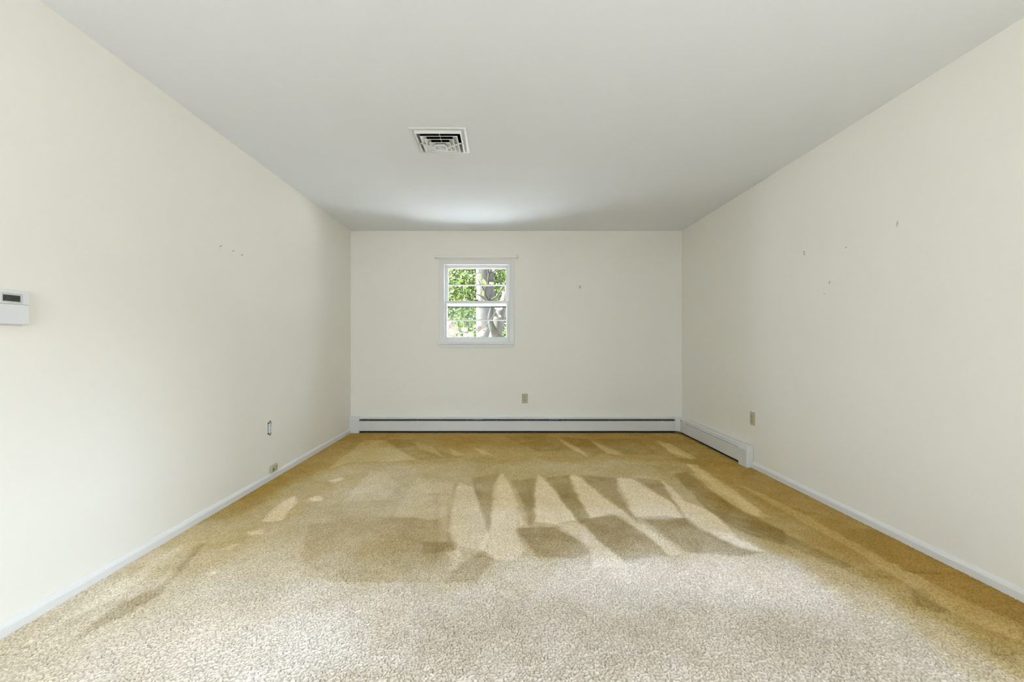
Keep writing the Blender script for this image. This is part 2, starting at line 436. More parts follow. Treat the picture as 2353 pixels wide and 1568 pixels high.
def sample(field, x, y):
    fx = np.clip((x - RX[0]) / RES, 0, len(RX) - 1.001); fy = np.clip((y - RY[0]) / RES, 0, len(RY) - 1.001)
    ix, iy = fx.astype(int), fy.astype(int); tx, ty = fx - ix, fy - iy
    return (field[iy, ix]*(1-tx) + field[iy, ix+1]*tx)*(1-ty) + (field[iy+1, ix]*(1-tx) + field[iy+1, ix+1]*tx)*ty

# tufted surface: every tuft is a dome, leaning at random
xs = np.linspace(XL + 0.001, XR - 0.001, 1500)
ys = [YR + 0.01, -1.0, -0.3, 0.3, 0.8, 1.05]
y, st = 1.12, 0.0028
while y < YB - 0.001:
    ys.append(y)
    if y > 1.95: st = 0.0028 + (y - 1.95) * 0.0040
    y += st
ys.append(YB - 0.001); ys = np.array(ys)
X, Y = np.meshgrid(xs, ys); x, yv = X.ravel(), Y.ravel()
CELL = 0.0062
def tufts(x, y, cell, seed):
    gx, gy = np.floor(x / cell).astype(int), np.floor(y / cell).astype(int)
    best = np.full(x.shape, 9.0); hid = np.zeros(x.shape)
    def h(i, j, k):
        n = (i * 374761393 + j * 668265263 + k * 974634721 + seed * 1013904223) & 0xffffffff
        n = ((n ^ (n >> 13)) * 1274126177) & 0xffffffff
        return ((n ^ (n >> 16)) & 0xffff) / 65535.0
    for di in (-1, 0, 1):
        for dj in (-1, 0, 1):
            i, j = gx + di, gy + dj
            px, py = (i + h(i, j, 1)) * cell, (j + h(i, j, 2)) * cell
            d = np.hypot(x - px, y - py) / cell
            m = d < best
            best = np.where(m, d, best); hid = np.where(m, h(i, j, 3), hid)
    return best, hid
f1, hid = tufts(x, yv, CELL, 1)
near = np.clip((4.6 - yv) / 2.4, 0.30, 1.0)
wr = sample(wear_and_light, x, yv)
ly = sample(lay, x, yv)
wr = np.clip(wr + 0.20 * np.clip(ly, 0, 1) * (1 - wr), 0, 1)      # nap brushed up shows the paler tips
rough_amp = (0.0046 + 0.0038 * wr) * near
dome = np.clip(1.35 * (1.0 - (f1 / 0.92)**2), -0.5, 1.0)
pit = np.clip((f1 - 0.60) / 0.22, 0, 1) * (hid > 0.50)          # open gaps between some tufts
z = rough_amp * (dome * (0.60 + 0.40 * hid) - 1.5 * pit) + 0.0016 * (hid - 0.5) * near
z = z + sample(dent, x, yv) + 0.004 * sample(fnoise(0.20, 21), x, yv)
z = z - 0.006
z[yv < 1.1] = -0.004
nx, ny = len(xs), len(ys)
me = bpy.data.meshes.new('carpet')
me.vertices.add(nx * ny)
me.vertices.foreach_set('co', np.stack([x, yv, z], 1).astype(np.float32).ravel())
ii, jj = np.meshgrid(np.arange(nx - 1), np.arange(ny - 1)); a = (jj * nx + ii).ravel()
quads = np.stack([a, a + 1, a + 1 + nx, a + nx], 1).astype(np.int32)
nq = len(quads)
me.loops.add(nq * 4); me.loops.foreach_set('vertex_index', quads.ravel())
me.polygons.add(nq)
me.polygons.foreach_set('loop_start', np.arange(0, nq * 4, 4, dtype=np.int32))
me.polygons.foreach_set('use_smooth', np.ones(nq, bool))
me.update(calc_edges=True)
for nm, arr in (('wear_and_light', wr), ('lay', ly), ('soil', sample(soil, x, yv)), ('tuft', hid)):
    at = me.attributes.new(nm, 'FLOAT', 'POINT'); at.data.foreach_set('value', arr.astype(np.float32))

def carpet_material():
    m = bpy.data.materials.new('gold_carpet_pile'); m.use_nodes = True
    nt = m.node_tree; N = nt.nodes; L = nt.links
    N.remove(N['Principled BSDF'])
    b = N.new('ShaderNodeBsdfDiffuse'); b.inputs['Roughness'].default_value = 0.6
    L.new(b.outputs[0], N['Material Output'].inputs['Surface'])
    def attr(n):
        t = N.new('ShaderNodeAttribute'); t.attribute_name = n; return t.outputs['Fac']
    def ramp(fac, stops):
        r = N.new('ShaderNodeValToRGB'); e = r.color_ramp.elements
        e[0].position, e[0].color = stops[0]; e[1].position, e[1].color = stops[-1]
        for p, c in stops[1:-1]:
            q = e.new(p); q.color = c
        L.new(fac, r.inputs['Fac']); return r.outputs['Color']
    base = ramp(attr('wear_and_light'), [(0.0, (0.405, 0.252, 0.066, 1)), (0.25, (0.495, 0.365, 0.150, 1)), (0.5, (0.580, 0.465, 0.270, 1)), (0.8, (0.675, 0.585, 0.440, 1)), (1.0, (0.715, 0.640, 0.548, 1))])
    # nap direction: brushed one way the yarn shows its deep coloured sides, the other way its pale tips
    mr = N.new('ShaderNodeMapRange'); mr.inputs['From Min'].default_value = -0.8; mr.inputs['From Max'].default_value = 0.8
    L.new(attr('lay'), mr.inputs['Value'])
    nap = ramp(mr.outputs['Result'], [(0.0, (0.30, 0.27, 0.20, 1)), (0.5, (0.5, 0.5, 0.5, 1)), (1.0, (0.68, 0.69, 0.75, 1))])
    tm = N.new('ShaderNodeMapRange'); tm.inputs['To Min'].default_value = 1.58; tm.inputs['To Max'].default_value = 2.42
    L.new(attr('tuft'), tm.inputs['Value'])
    vn = N.new('ShaderNodeVectorMath'); vn.operation = 'MULTIPLY'; L.new(base, vn.inputs[0]); L.new(nap, vn.inputs[1])
    vm = N.new('ShaderNodeVectorMath'); vm.operation = 'SCALE'; L.new(vn.outputs['Vector'], vm.inputs[0]); L.new(tm.outputs['Result'], vm.inputs['Scale'])
    mx = N.new('ShaderNodeMix'); mx.data_type = 'RGBA'
    L.new(attr('soil'), mx.inputs['Factor']); L.new(vm.outputs['Vector'], mx.inputs['A'])
    mx.inputs['B'].default_value = (0.16, 0.10, 0.035, 1)
    L.new(mx.outputs['Result'], b.inputs['Color'])
    return m
carpet = link('carpet', me, carpet_material())
tag(carpet, 'gold wall-to-wall carpet with vacuum tracks, grey-beige from fading and painted-in light', 'carpet', kind='stuff')

# ------------------------------------------------------------------ baseboard heaters
HD = 0.062
def sheet(pts, t):
    """closed profile of a bent sheet of thickness t from an open (u, z) polyline"""
    out = []
    n = len(pts)
    for i, (u, z) in enumerate(pts):
        a = pts[max(i-1, 0)]; b = pts[min(i+1, n-1)]
        dx, dz = b[0]-a[0], b[1]-a[1]; l = math.hypot(dx, dz) or 1
        out.append((u - dz/l*t, z + dx/l*t))
    return list(pts) + out[::-1]
HOOD = sheet([(0.0015, 0.1825), (0.030, 0.1815), (0.045, 0.178), (0.0535, 0.1725), (0.0555, 0.1660)], -0.0016)
FRONT = sheet([(0.050, 0.136), (0.058, 0.1415), (HD, 0.1390), (HD, 0.0250), (0.058, 0.0205), (0.050, 0.0215)], -0.0016)
BACKP = [(0.0005, 0.0), (0.0025, 0.0), (0.0025, 0.180), (0.0005, 0.180)]
CAPP = [(0.003, -0.004), (HD + 0.0015, -0.004), (HD + 0.0015, 0.143), (0.059, 0.163), (0.053, 0.176), (0.043, 0.183), (0.030, 0.1865), (0.003, 0.188)]
DAMP_OPEN = sheet([(0.022, 0.1440), (0.050, 0.1545), (0.054, 0.1548)], -0.0014)
DAMP_SHUT = sheet([(0.0520, 0.1635), (0.0565, 0.1560), (0.0595, 0.1455)], -0.0014)

def heating_element(along, a0, a1, wall, sign, parent):
    bm = bmesh.new()
    def P(a, u, z): return (a, wall + sign*u, z) if along == 'x' else (wall + sign*u, a, z)
    bm_cyl(bm, P(a0, 0.030, 0.085), P(a1, 0.030, 0.085), 0.011, n=10)
    n = int(abs(a1 - a0) / 0.02); s = 1 if a1 > a0 else -1
    for i in range(n):
        aa = a0 + s * (i + 0.5) * 0.02
        q = [P(aa, 0.006, 0.055), P(aa, 0.049, 0.055), P(aa, 0.049, 0.115), P(aa, 0.006, 0.115)]
        bm.faces.new([bm.verts.new(p) for p in q])
    return finish(bm, 'heating_element', DARK, parent)

# run under the window
hb = empty('baseboard_heater', ((XL + XR) / 2, YB - 0.03, 0))
tag(hb, 'long white baseboard heater under the window along the back wall', 'heater', 'baseboard heaters')
hx = lambda px: (px - VX) * (YB - HD) / F
XA, XZ = XL + 0.003, hx(1552)
xcap = hx(825)
profile_run('back_plate', BACKP, 'x', XA, XR - 0.003, YB, -1, DARK, hb)
profile_run('end_cap', CAPP, 'x', XA, xcap, YB, -1, HEAT, hb)
joints = [xcap - 0.0005, hx(1102), hx(1275), XZ]
for a, b_ in zip(joints, joints[1:]):
    profile_run('front_panel', FRONT, 'x', a + 0.0006, b_ - 0.0006, YB, -1, HEAT, hb)
    profile_run('top_hood', HOOD, 'x', a + 0.0006, b_ - 0.0006, YB, -1, HEAT, hb)
    profile_run('damper', DAMP_OPEN, 'x', a + 0.004, b_ - 0.004, YB, -1, HEAT, hb)
for px in (1094, 1268):                      # splice plates lapped over the joints
    profile_run('splice_plate', sheet([(u + 0.0009, z_) for u, z_ in [(HD, 0.139), (HD, 0.0240)]], 0.0010), 'x', hx(px), hx(px + 14), YB, -1, HEAT, hb)
    profile_run('splice_plate', sheet([(0.022, 0.1460), (0.050, 0.1565), (0.0545, 0.1568)], 0.0012), 'x', hx(px - 6), hx(px + 14), YB, -1, HEAT, hb)
for px in (845, 958, 1073, 1140, 1232, 1294, 1401, 1525):
    xx = hx(px)
    profile_run('bracket', [(0.0025, 0.130), (0.050, 0.130), (0.056, 0.143), (0.056, 0.152), (0.044, 0.150), (0.0025, 0.158)], 'x', xx - 0.0025, xx + 0.0025, YB, -1, STEEL, hb)
heating_element('x', xcap + 0.03, XZ - 0.03, YB, -1, hb)
profile_run('bottom_shadow_plate', [(0.003, 0.004), (0.048, 0.004), (0.048, 0.007), (0.003, 0.007)], 'x', xcap, XZ, YB, -1, DARK, hb)  # dark strip added to paint the shade in the gap under the heater

# inside corner piece: lofted between the two runs
ys_corner = F * (XR - HD) / (1563 - VX)
stations = [((XZ - 0.001, YB), (0, -1)), ((XR, YB), (((XZ + XR - HD) / 2 - XR) / HD, ((YB - HD + ys_corner) / 2 - YB) / HD)), ((XR, ys_corner - 0.001), (-1, 0))]
CORN = [(0.001, 0.012), (0.050, 0.0205), (0.058, 0.0200), (HD + 0.0006, 0.0245), (HD + 0.0006, 0.140), (0.0585, 0.1600), (0.0535, 0.1735), (0.044, 0.1800), (0.030, 0.1835), (0.001, 0.1845)]
bm = bmesh.new(); rings = []
for (bx_, by_), (ux, uy) in stations:
    rings.append([bm.verts.new((bx_ + ux*u, by_ + uy*u, zz)) for u, zz in CORN])
for R0, R1 in zip(rings, rings[1:]):
    for k in range(len(CORN)):
        bm.faces.new((R0[k], R0[(k+1) % len(CORN)], R1[(k+1) % len(CORN)], R1[k]))
bm.faces.new(rings[0]); bm.faces.new(rings[-1][::-1])
finish(bm, 'inside_corner', HEAT, hb)

# short run on the right wall
YE = 3.889; ycap = F * (XR - HD) / (1697 - VX)
hr = empty('baseboard_heater', (XR - 0.03, (YE + ys_corner) / 2, 0))
tag(hr, 'short white baseboard heater with shut damper along the right wall', 'heater', 'baseboard heaters')
profile_run('back_plate', BACKP, 'y', YE + 0.003, ys_corner, XR, -1, DARK, hr)
profile_run('front_panel', FRONT, 'y', ycap - 0.05, ys_corner, XR, -1, HEAT, hr)
profile_run('top_hood', HOOD, 'y', ycap - 0.001, ys_corner, XR, -1, HEAT, hr)
profile_run('damper', DAMP_SHUT, 'y', ycap, ys_corner - 0.03, XR, -1, HEAT, hr)
profile_run('end_cap', CAPP, 'y', YE, ycap, XR, -1, HEAT, hr)
heating_element('y', ycap + 0.03, ys_corner - 0.06, XR, -1, hr)
profile_run('bottom_shadow_plate', [(0.003, 0.004), (0.048, 0.004), (0.048, 0.007), (0.003, 0.007)], 'y', ycap, ys_corner, XR, -1, DARK, hr)  # same painted shade strip under the short run

# ------------------------------------------------------------------ window
w1 = empty('window_1', ((wx0 + wx1) / 2, YB, wz0)); tag(w1, 'small white double-hung window with horizontal muntins', kind='structure')
def wbox(name, px0, px1, py0, py1, y0, y1, parent=w1, m=TRIM, bevel=0.002):
    Yf = min(y0, y1)
    xa, za = back(px0, py1, Yf); xb, zb = back(px1, py0, Yf)
    return box(name, xa, xb, y0, y1, za, zb, m, parent, bevel, 1)
# casing with a raised inner lip
wbox('side_casing', 1009, 1019.5, 607.6, 787.5, YB - 0.016, YB, bevel=0.001)
wbox('side_casing', 1170.5, 1181, 607.6, 787.5, YB - 0.016, YB, bevel=0.001)
wbox('head_casing', 1009, 1181, 597, 607.6, YB - 0.016, YB, bevel=0.001)
wbox('casing_lip', 1018.4, 1020.4, 606, 787, YB - 0.022, YB + 0.02, bevel=0.001)
wbox('casing_lip', 1169.6, 1171.4, 606, 787, YB - 0.022, YB + 0.02, bevel=0.001)
wbox('casing_lip', 1020.4, 1169.6, 606, 608.2, YB - 0.0215, YB + 0.02, bevel=0.001)
st_ = wbox('window_sill', 1005, 1182.5, 786.6, 791.2, YB - 0.035, YB + 0.10)
wbox('apron', 1009.5, 1180.5, 791.2, 799, YB - 0.014, YB)
# jambs
wbox('window_jamb', 1018.5, 1020.5, 606, 788, YB + 0.0, YB + 0.15)
wbox('window_jamb', 1169.5, 1172, 606, 788, YB + 0.0, YB + 0.15)
wbox('window_jamb', 1019, 1171, 605, 608, YB + 0.0, YB + 0.15)
GLASS = bpy.data.materials.new('window_glass'); GLASS.use_nodes = True
nt = GLASS.node_tree
for n in list(nt.nodes): nt.nodes.remove(n)
go = nt.nodes.new('ShaderNodeOutputMaterial'); gm = nt.nodes.new('ShaderNodeMixShader'); gt = nt.nodes.new('ShaderNodeBsdfTransparent'); gg = nt.nodes.new('ShaderNodeBsdfGlossy'); gl = nt.nodes.new('ShaderNodeLayerWeight')
gl.inputs['Blend'].default_value = 0.15; gg.inputs['Roughness'].default_value = 0.02
gt.inputs['Color'].default_value = (0.96, 0.98, 0.97, 1)
nt.links.new(gl.outputs['Fresnel'], gm.inputs['Fac']); nt.links.new(gt.outputs[0], gm.inputs[1]); nt.links.new(gg.outputs[0], gm.inputs[2]); nt.links.new(gm.outputs[0], go.inputs['Surface'])
def sash(name, yf, yb, L, R, Tp, B, gL, gR, gT, gB, mid, lab):
    s = empty(name, (back((L+R)/2, B, yf)[0], (yf+yb)/2, back(0, B, yf)[1])); s.parent = w1; s.matrix_parent_inverse = w1.matrix_world.inverted()
    bpy.context.view_layer.update()
    s['label'] = lab
    wbox('sash_stile', L, gL, Tp, B, yf, yb, s); wbox('sash_stile', gR, R, Tp, B, yf, yb, s)
    wbox('sash_rail', gL, gR, Tp, gT, yf, yb, s); wbox('sash_rail', gL, gR, gB, B, yf, yb, s)
    wbox('muntin', gL, gR, mid - 1.4, mid + 1.4, yf + 0.002, yb - 0.006, s, bevel=0.003)
    ym = (yf + yb) / 2 + 0.004
    wbox('pane', gL, gR, gT, mid - 1.2, ym, ym + 0.003, s, GLASS, 0)
    wbox('pane', gL, gR, mid + 1.2, gB, ym, ym + 0.003, s, GLASS, 0)
    return s
up = sash('upper_sash', YB + 0.075, YB + 0.110, 1020.5, 1169.5, 608, 703.5, 1030, 1162, 617.5, 697.6, 655.5, 'upper sash set further out')
lo = sash('lower_sash', YB + 0.030, YB + 0.065, 1020.5, 1169.5, 691.5, 787, 1027, 1163.5, 697.8, 775, 736, 'lower sash in front')
lk = wbox('sash_lock', 1090, 1099, 688.8, 691.6, YB + 0.030, YB + 0.055, up, BLACK, 0.002)
# outer storm frame
wbox('storm_rail', 1022, 1168, 704.4, 706.6, YB + 0.125, YB + 0.145, w1, mat('storm_rubber', (0.006, 0.010, 0.006), 0.9, spec=0.0))
wbox('storm_stile', 1020.5, 1028.5, 608, 787, YB + 0.125, YB + 0.148, w1)
wbox('storm_stile', 1163, 1169.5, 608, 787, YB + 0.125, YB + 0.148, w1)
wbox('storm_sill', 1020.5, 1169.5, 777, 787, YB + 0.10, YB + 0.16, w1)

# curtain rod
cr = empty('curtain_rod', (back(1095, 590)[0], YB, back(0, 590)[1])); tag(cr, 'white flat curtain rod fixed above the window', 'curtain rod')
rx0, rz0 = back(999, 592.6, YB - 0.05); rx1, rz1 = back(1190.5, 586.2, YB - 0.05)
bm = bmesh.new(); bm_box(bm, rx0 + 0.03, rx1 - 0.03, YB - 0.052, YB - 0.044, rz0, rz1)
finish(bm, 'rod', WALL, cr, 0.0035, 2)
for sx, xa in ((1, rx0), (-1, rx1)):         # curved returns to the wall
    bm = bmesh.new(); rings = []
    for k in range(7):
        t = k / 6 * math.pi / 2
        ux = xa + sx * 0.03 * (1 - math.sin(t)) ; uy = YB - 0.018 - 0.030 * math.cos(t) if False else None
        ang = t
        cxp = xa + sx * (0.030 - 0.030 * math.cos(ang)); cyp = YB - 0.022 - 0.026 * math.sin(ang)
        nxp, nyp = -sx * math.cos(ang), -math.sin(ang)
        rings.append([bm.verts.new((cxp + nxp * o_, cyp + nyp * o_, zz)) for o_, zz in ((0.004, rz0), (0.004, rz1), (-0.004, rz1), (-0.004, rz0))])
    rings.insert(0, [bm.verts.new((xa - sx * o_, YB - 0.001, zz)) for o_, zz in ((0.004, rz0), (0.004, rz1), (-0.004, rz1), (-0.004, rz0))])
    for R0, R1 in zip(rings, rings[1:]):
        for k in range(4):
            bm.faces.new((R0[k], R0[(k+1) % 4], R1[(k+1) % 4], R1[k]))
    bm.faces.new(rings[0]); bm.faces.new(rings[-1][::-1])
    finish(bm, 'rod_return', WALL, cr)
    box('wall_bracket', xa - 0.012 + sx*0.012, xa + 0.012 + sx*0.012, YB - 0.006, YB, rz0 - 0.004, rz1 + 0.004, TRIM, cr, 0.001)

# ------------------------------------------------------------------ ceiling diffuser
vt = empty('ceiling_vent', (VCX, VCY, ZC)); tag(vt, 'square white louvred air vent set in the ceiling', 'vent')
def rsq(h, r, z, n=5):
    r = max(r, 0.0005); pts = []
    for qx, qy, a0 in ((1, 1, 0), (-1, 1, 90), (-1, -1, 180), (1, -1, 270)):
        for k in range(n):
            a = math.radians(a0 + 90 * k / (n - 1))
            pts.append((VCX + qx * (h - r) + r * math.cos(a), VCY + qy * (h - r) + r * math.sin(a), z))
    return pts
def ring(name, loops, material, parent=vt):
    """loops: closed cross section as (half size, corner radius, z)"""
    bm = bmesh.new(); V = [[bm.verts.new(p) for p in rsq(*l)] for l in loops]
    n = len(V[0]); m = len(V)
    for i in range(m):
        A, B = V[i], V[(i+1) % m]
        for k in range(n):
            bm.faces.new((A[k], A[(k+1) % n], B[(k+1) % n], B[k]))
    return finish(bm, name, material, parent)
ring('frame', [(0.183, 0.002, ZC + 0.001), (0.183, 0.002, ZC - 0.006), (0.165, 0.002, ZC - 0.006), (0.162, 0.002, ZC + 0.002), (0.150, 0.002, ZC + 0.002), (0.148, 0.002, ZC + 0.05), (0.1495, 0.002, ZC + 0.05), (0.1515, 0.002, ZC + 0.004)], VENTM)
RINGS = [(0.152, 0.0205, 0.011), (0.122, 0.0265, 0.005), (0.0955, 0.0350, 0.005), (0.0690, 0.0440, 0.005), (0.0420, 0.0540, 0.006)]
for i, (h, drop, lip) in enumerate(RINGS):
    zl = ZC - drop
    top = 0.0165
    if i == 0:      # outermost collar runs straight up into the duct
        ring('louvre', [(h, 0.003, ZC + 0.001), (h, 0.003, zl), (h - lip, 0.008, zl), (h - lip - 0.002, 0.008, ZC + 0.03), (h - lip, 0.008, ZC + 0.03), (h - 0.003, 0.003, ZC + 0.001)], VENTM)
        continue
    w = 0.031 if i < 4 else 0.006
    ring('louvre', [(h, 0.003, zl + 0.002), (h, 0.003, zl), (h - lip, 0.008, zl), (h - lip - w, 0.006, zl + top), (h - lip - w + 0.0005, 0.006, zl + top + 0.0012), (h - lip + 0.002, 0.008, zl + 0.002)], VENTM)
DUCT = mat('duct_interior', (0.018, 0.020, 0.018), 0.8, noise=0.3)
bm = bmesh.new(); bm_box(bm, VCX - 0.1495, VCX + 0.1495, VCY - 0.1495, VCY + 0.1495, ZC + 0.02, ZC + 0.30)
bm.faces.ensure_lookup_table()
bmesh.ops.delete(bm, geom=[f for f in bm.faces if all(v.co.z < ZC + 0.03 for v in f.verts)], context='FACES')
finish(bm, 'duct', DUCT, vt)
box('spine', VCX - 0.0035, VCX + 0.0035, VCY - 0.135, VCY + 0.135, ZC + 0.004, ZC + 0.012, mat('dull_metal', (0.16, 0.16, 0.14), 0.5, metal=0.4, noise=0.3), vt)
for i in range(4):                          # clips joining the louvres
    h, drop, lip = RINGS[i]; h2, drop2, _ = RINGS[i+1]
    for s in (-1, 1):
        xa, xb = VCX + s * (h - lip - 0.004), VCX + s * (h2 - 0.002)
        box('clip', min(xa, xb), max(xa, xb), VCY - 0.006, VCY + 0.006, ZC - drop2 + 0.004, ZC - drop2 + 0.010, VENTM, vt, 0.001)
hi = RINGS[4]
box('centre_plate', VCX - 0.033, VCX + 0.033, VCY - 0.033, VCY + 0.033, ZC - hi[1] + 0.010, ZC - hi[1] + 0.013, GREYP, vt, 0.001)
bm = bmesh.new(); bm_box(bm, -0.021, 0.021, -0.007, 0.007, -0.004, 0.004)
bmesh.ops.rotate(bm, verts=bm.verts, matrix=__import__('mathutils').Matrix.Rotation(math.radians(25), 3, 'Y'))
bmesh.ops.rotate(bm, verts=bm.verts, matrix=__import__('mathutils').Matrix.Rotation(math.radians(-18), 3, 'Z'))
bmesh.ops.translate(bm, verts=bm.verts, vec=(VCX, VCY, ZC - hi[1] + 0.003))
finish(bm, 'damper_handle', VENTM, vt)
for s in (-1, 1):
    cyl('screw', (VCX + s * 0.1455, VCY, ZC - 0.0195), (VCX + s * 0.1455, VCY, ZC - 0.0225), 0.0045, STEEL, vt)

# ------------------------------------------------------------------ keypad on the left wall
kp = empty('keypad', (XL, 1.64, 1.147)); tag(kp, 'white wall keypad with small dark screen, at left edge of photo', 'keypad')
box('base', XL, XL + 0.008, 1.565, 1.710, 1.143, 1.268, WHITEP, kp, 0.002)
box('body', XL + 0.006, XL + 0.022, 1.560, 1.724, 1.2227, 1.274, WHITEP, kp, 0.002, 2)
box('flap', XL + 0.006, XL + 0.022, 1.560, 1.724, 1.148, 1.2222, WHITEP, kp, 0.002, 2)
bz = box('screen_bezel', XL + 0.021, XL + 0.0232, 1.624, 1.697, 1.2265, 1.2625, GREYP, kp, 0.0008)
box('screen', XL + 0.0225, XL + 0.0236, 1.629, 1.688, 1.2320, 1.2550, LCD, kp)

# ------------------------------------------------------------------ outlets
def outlet(cx_, cy_, cz, normal, label, worn=False):
    """duplex receptacle with cover plate; built in local axes: a along the wall, z up, o out of the wall"""
    o = empty('outlet', (cx_, cy_, cz)); tag(o, label, 'outlet', 'wall outlets')
    def B(name, a0, a1, o0, o1, z0, z1, m, parent, bevel=0.0):
        if normal == '-y':
            return box(name, cx_ + a0, cx_ + a1, cy_ - o1, cy_ - o0, cz + z0, cz + z1, m, parent, bevel)
        return box(name, cx_ - o1, cx_ - o0, cy_ + a0, cy_ + a1, cz + z0, cz + z1, m, parent, bevel)
    B('cover_plate', -0.036, 0.036, 0, 0.007, -0.058, 0.058, IVORY, o, 0.003)
    for zc in (0.020, -0.020):
        r = B('receptacle_face', -0.016, 0.016, 0.005, 0.0095, zc - 0.0145, zc + 0.0145, IVORY, o, 0.003)
        B('slot', -0.0085, -0.0045, 0.0090, 0.0099, zc - 0.003, zc + 0.007, SLOTM, r)
        B('slot', 0.0045, 0.0085, 0.0090, 0.0099, zc - 0.003, zc + 0.007, SLOTM, r)
        B('slot', -0.0025, 0.0025, 0.0090, 0.0099, zc - 0.011, zc - 0.006, SLOTM, r)
    B('screw', -0.0022, 0.0022, 0.0065, 0.0085, -0.0022, 0.0022, STEEL, o, 0.0008)
    return o
ox, oz = back(1206, 916)
outlet(ox, YB, oz, '-y', 'ivory wall outlet on the back wall below the window')
outlet(XR, 3.900, 0.421, '-x', 'ivory wall outlet on the right wall above the heater end')

# bare receptacle without its plate in the left wall
op = empty('open_outlet', (XL, 3.542, 0.405)); tag(op, 'white receptacle missing its cover plate in the left wall', 'outlet')
box('junction_box', XL - 0.06, XL - 0.055, OY0 + 0.001, OY1 - 0.001, OZ0 + 0.001, OZ1 - 0.001, BLACK, op)
for nm, a in (('junction_box', (OY0, OY0 + 0.002, OZ0, OZ1)), ('junction_box', (OY1 - 0.002, OY1, OZ0, OZ1)), ('junction_box', (OY0, OY1, OZ0, OZ0 + 0.002)), ('junction_box', (OY0, OY1, OZ1 - 0.002, OZ1))):
    box(nm, XL - 0.058, XL - 0.002, a[0], a[1], a[2], a[3], BLACK, op)
rb = box('receptacle', XL - 0.03, XL + 0.006, OY0 + 0.017, OY1 - 0.003, OZ0 + 0.010, OZ1 - 0.010, WHITEP, op, 0.003)
for zc in (0.425, 0.384):
    box('slot', XL + 0.0055, XL + 0.0066, 3.5365, 3.5395, zc - 0.003, zc + 0.006, SLOTM, rb)
    box('slot', XL + 0.0055, XL + 0.0066, 3.5480, 3.5510, zc - 0.003, zc + 0.006, SLOTM, rb)
box('screw', XL + 0.0055, XL + 0.0075, 3.541, 3.546, 0.4025, 0.4075, STEEL, rb)
for z0, z1 in ((0.4445, 0.4640), (0.3455, 0.3650)):
    box('mounting_strap', XL - 0.002, XL + 0.0015, 3.533, 3.560, z0, z1, mat('zinc_strap', (0.55, 0.55, 0.52), 0.4, metal=0.3, noise=0.15), op)
    cyl('strap_screw', (XL + 0.001, 3.5455, (z0+z1)/2 + (0.004 if z0 > .4 else -0.004)), (XL + 0.004, 3.5455, (z0+z1)/2 + (0.004 if z0 > .4 else -0.004)), 0.004, BLACK, op)

# phone jack low on the left wall
pj = empty('phone_jack', (XL, 3.59, 0.05)); tag(pj, 'small ivory jack box low on the left wall above the baseboard', 'jack')
box('housing', XL, XL + 0.022, 3.540, 3.633, 0.0515, 0.104, IVORY, pj, 0.006, 3)
box('socket', XL + 0.0215, XL + 0.0228, 3.556, 3.572, 0.066, 0.080, BLACK, pj)
cyl('screw', (XL + 0.0215, 3.609, 0.083), (XL + 0.0232, 3.609, 0.083), 0.0035, STEEL, pj)

# ------------------------------------------------------------------ nails and leftover anchors in the walls (parts of the walls)
for (yy, zz) in ((2.917, 1.706), (3.053, 1.702), (3.157, 1.696)):
    bm = bmesh.new(); bm_cyl(bm, (XL - 0.002, yy, zz), (XL + 0.010, yy, zz + 0.003), 0.0016, n=8); bm_cyl(bm, (XL + 0.010, yy, zz + 0.003), (XL + 0.0115, yy, zz + 0.0033), 0.0035, n=8)
    finish(bm, 'nail', STEEL, wall_left)
def plaster(name, parent, center, wall, blobs, m):
    """irregular thin chip of plaster / scuff on the wall built from small lumps"""
    bm = bmesh.new()
    for (da, dz, ra, rz) in blobs:
        n = 9; c = []
        top = []
        for k in range(n):
            t = 2*math.pi*k/n; j = 1 + 0.25*(random.random()-0.5)
            pa, pz = center[0] + da + ra*j*math.cos(t), center[1] + dz + rz*j*math.sin(t)
            c.append(bm.verts.new((wall, pa, pz) if parent is wall_right else (pa, wall, pz)))
            pa, pz = center[0] + da + 0.6*ra*j*math.cos(t), center[1] + dz + 0.6*rz*j*math.sin(t)
            top.append(bm.verts.new((wall - 0.003, pa, pz) if parent is wall_right else (pa, wall - 0.003, pz)))
        for k in range(n): bm.faces.new((c[k], c[(k+1) % n], top[(k+1) % n], top[k]))
        bm.faces.new(top)
    return finish(bm, name, m, parent)
plaster('plaster_chip', wall_right, (2.474, 1.735), XR, [(0.0, 0.004, 0.006, 0.012), (-0.003, 0.014, 0.003, 0.004), (0.003, -0.010, 0.007, 0.006)], GYPS)
cyl('wall_anchor', (XR, 2.477, 1.726), (XR - 0.006, 2.477, 1.725), 0.0035, WHITEP, wall_right, n=10)
plaster('plaster_chip', wall_right, (3.237, 1.728), XR, [(0.004, 0.012, 0.006, 0.004), (0.0, 0.002, 0.004, 0.009), (-0.004, -0.012, 0.007, 0.004)], SCUFF)
plaster('plaster_chip', wall_right, (2.843, 1.684), XR, [(0, 0, 0.004, 0.005)], SCUFF)
plaster('plaster_chip', wall_right, (2.983, 1.488), XR, [(0, 0, 0.005, 0.005), (0.006, -0.010, 0.004, 0.007)], SCUFF)
plaster('plaster_chip', wall_right, (3.035, 1.413), XR, [(0, 0, 0.009, 0.002)], SCUFF)
wb = bpy.data.objects['wall_back']
bx_, bz_ = back(1332.5, 660)
plaster('plaster_chip', wb, (bx_, bz_), YB, [(0.002, 0.011, 0.008, 0.008), (-0.003, -0.008, 0.009, 0.012)], SCUFF)

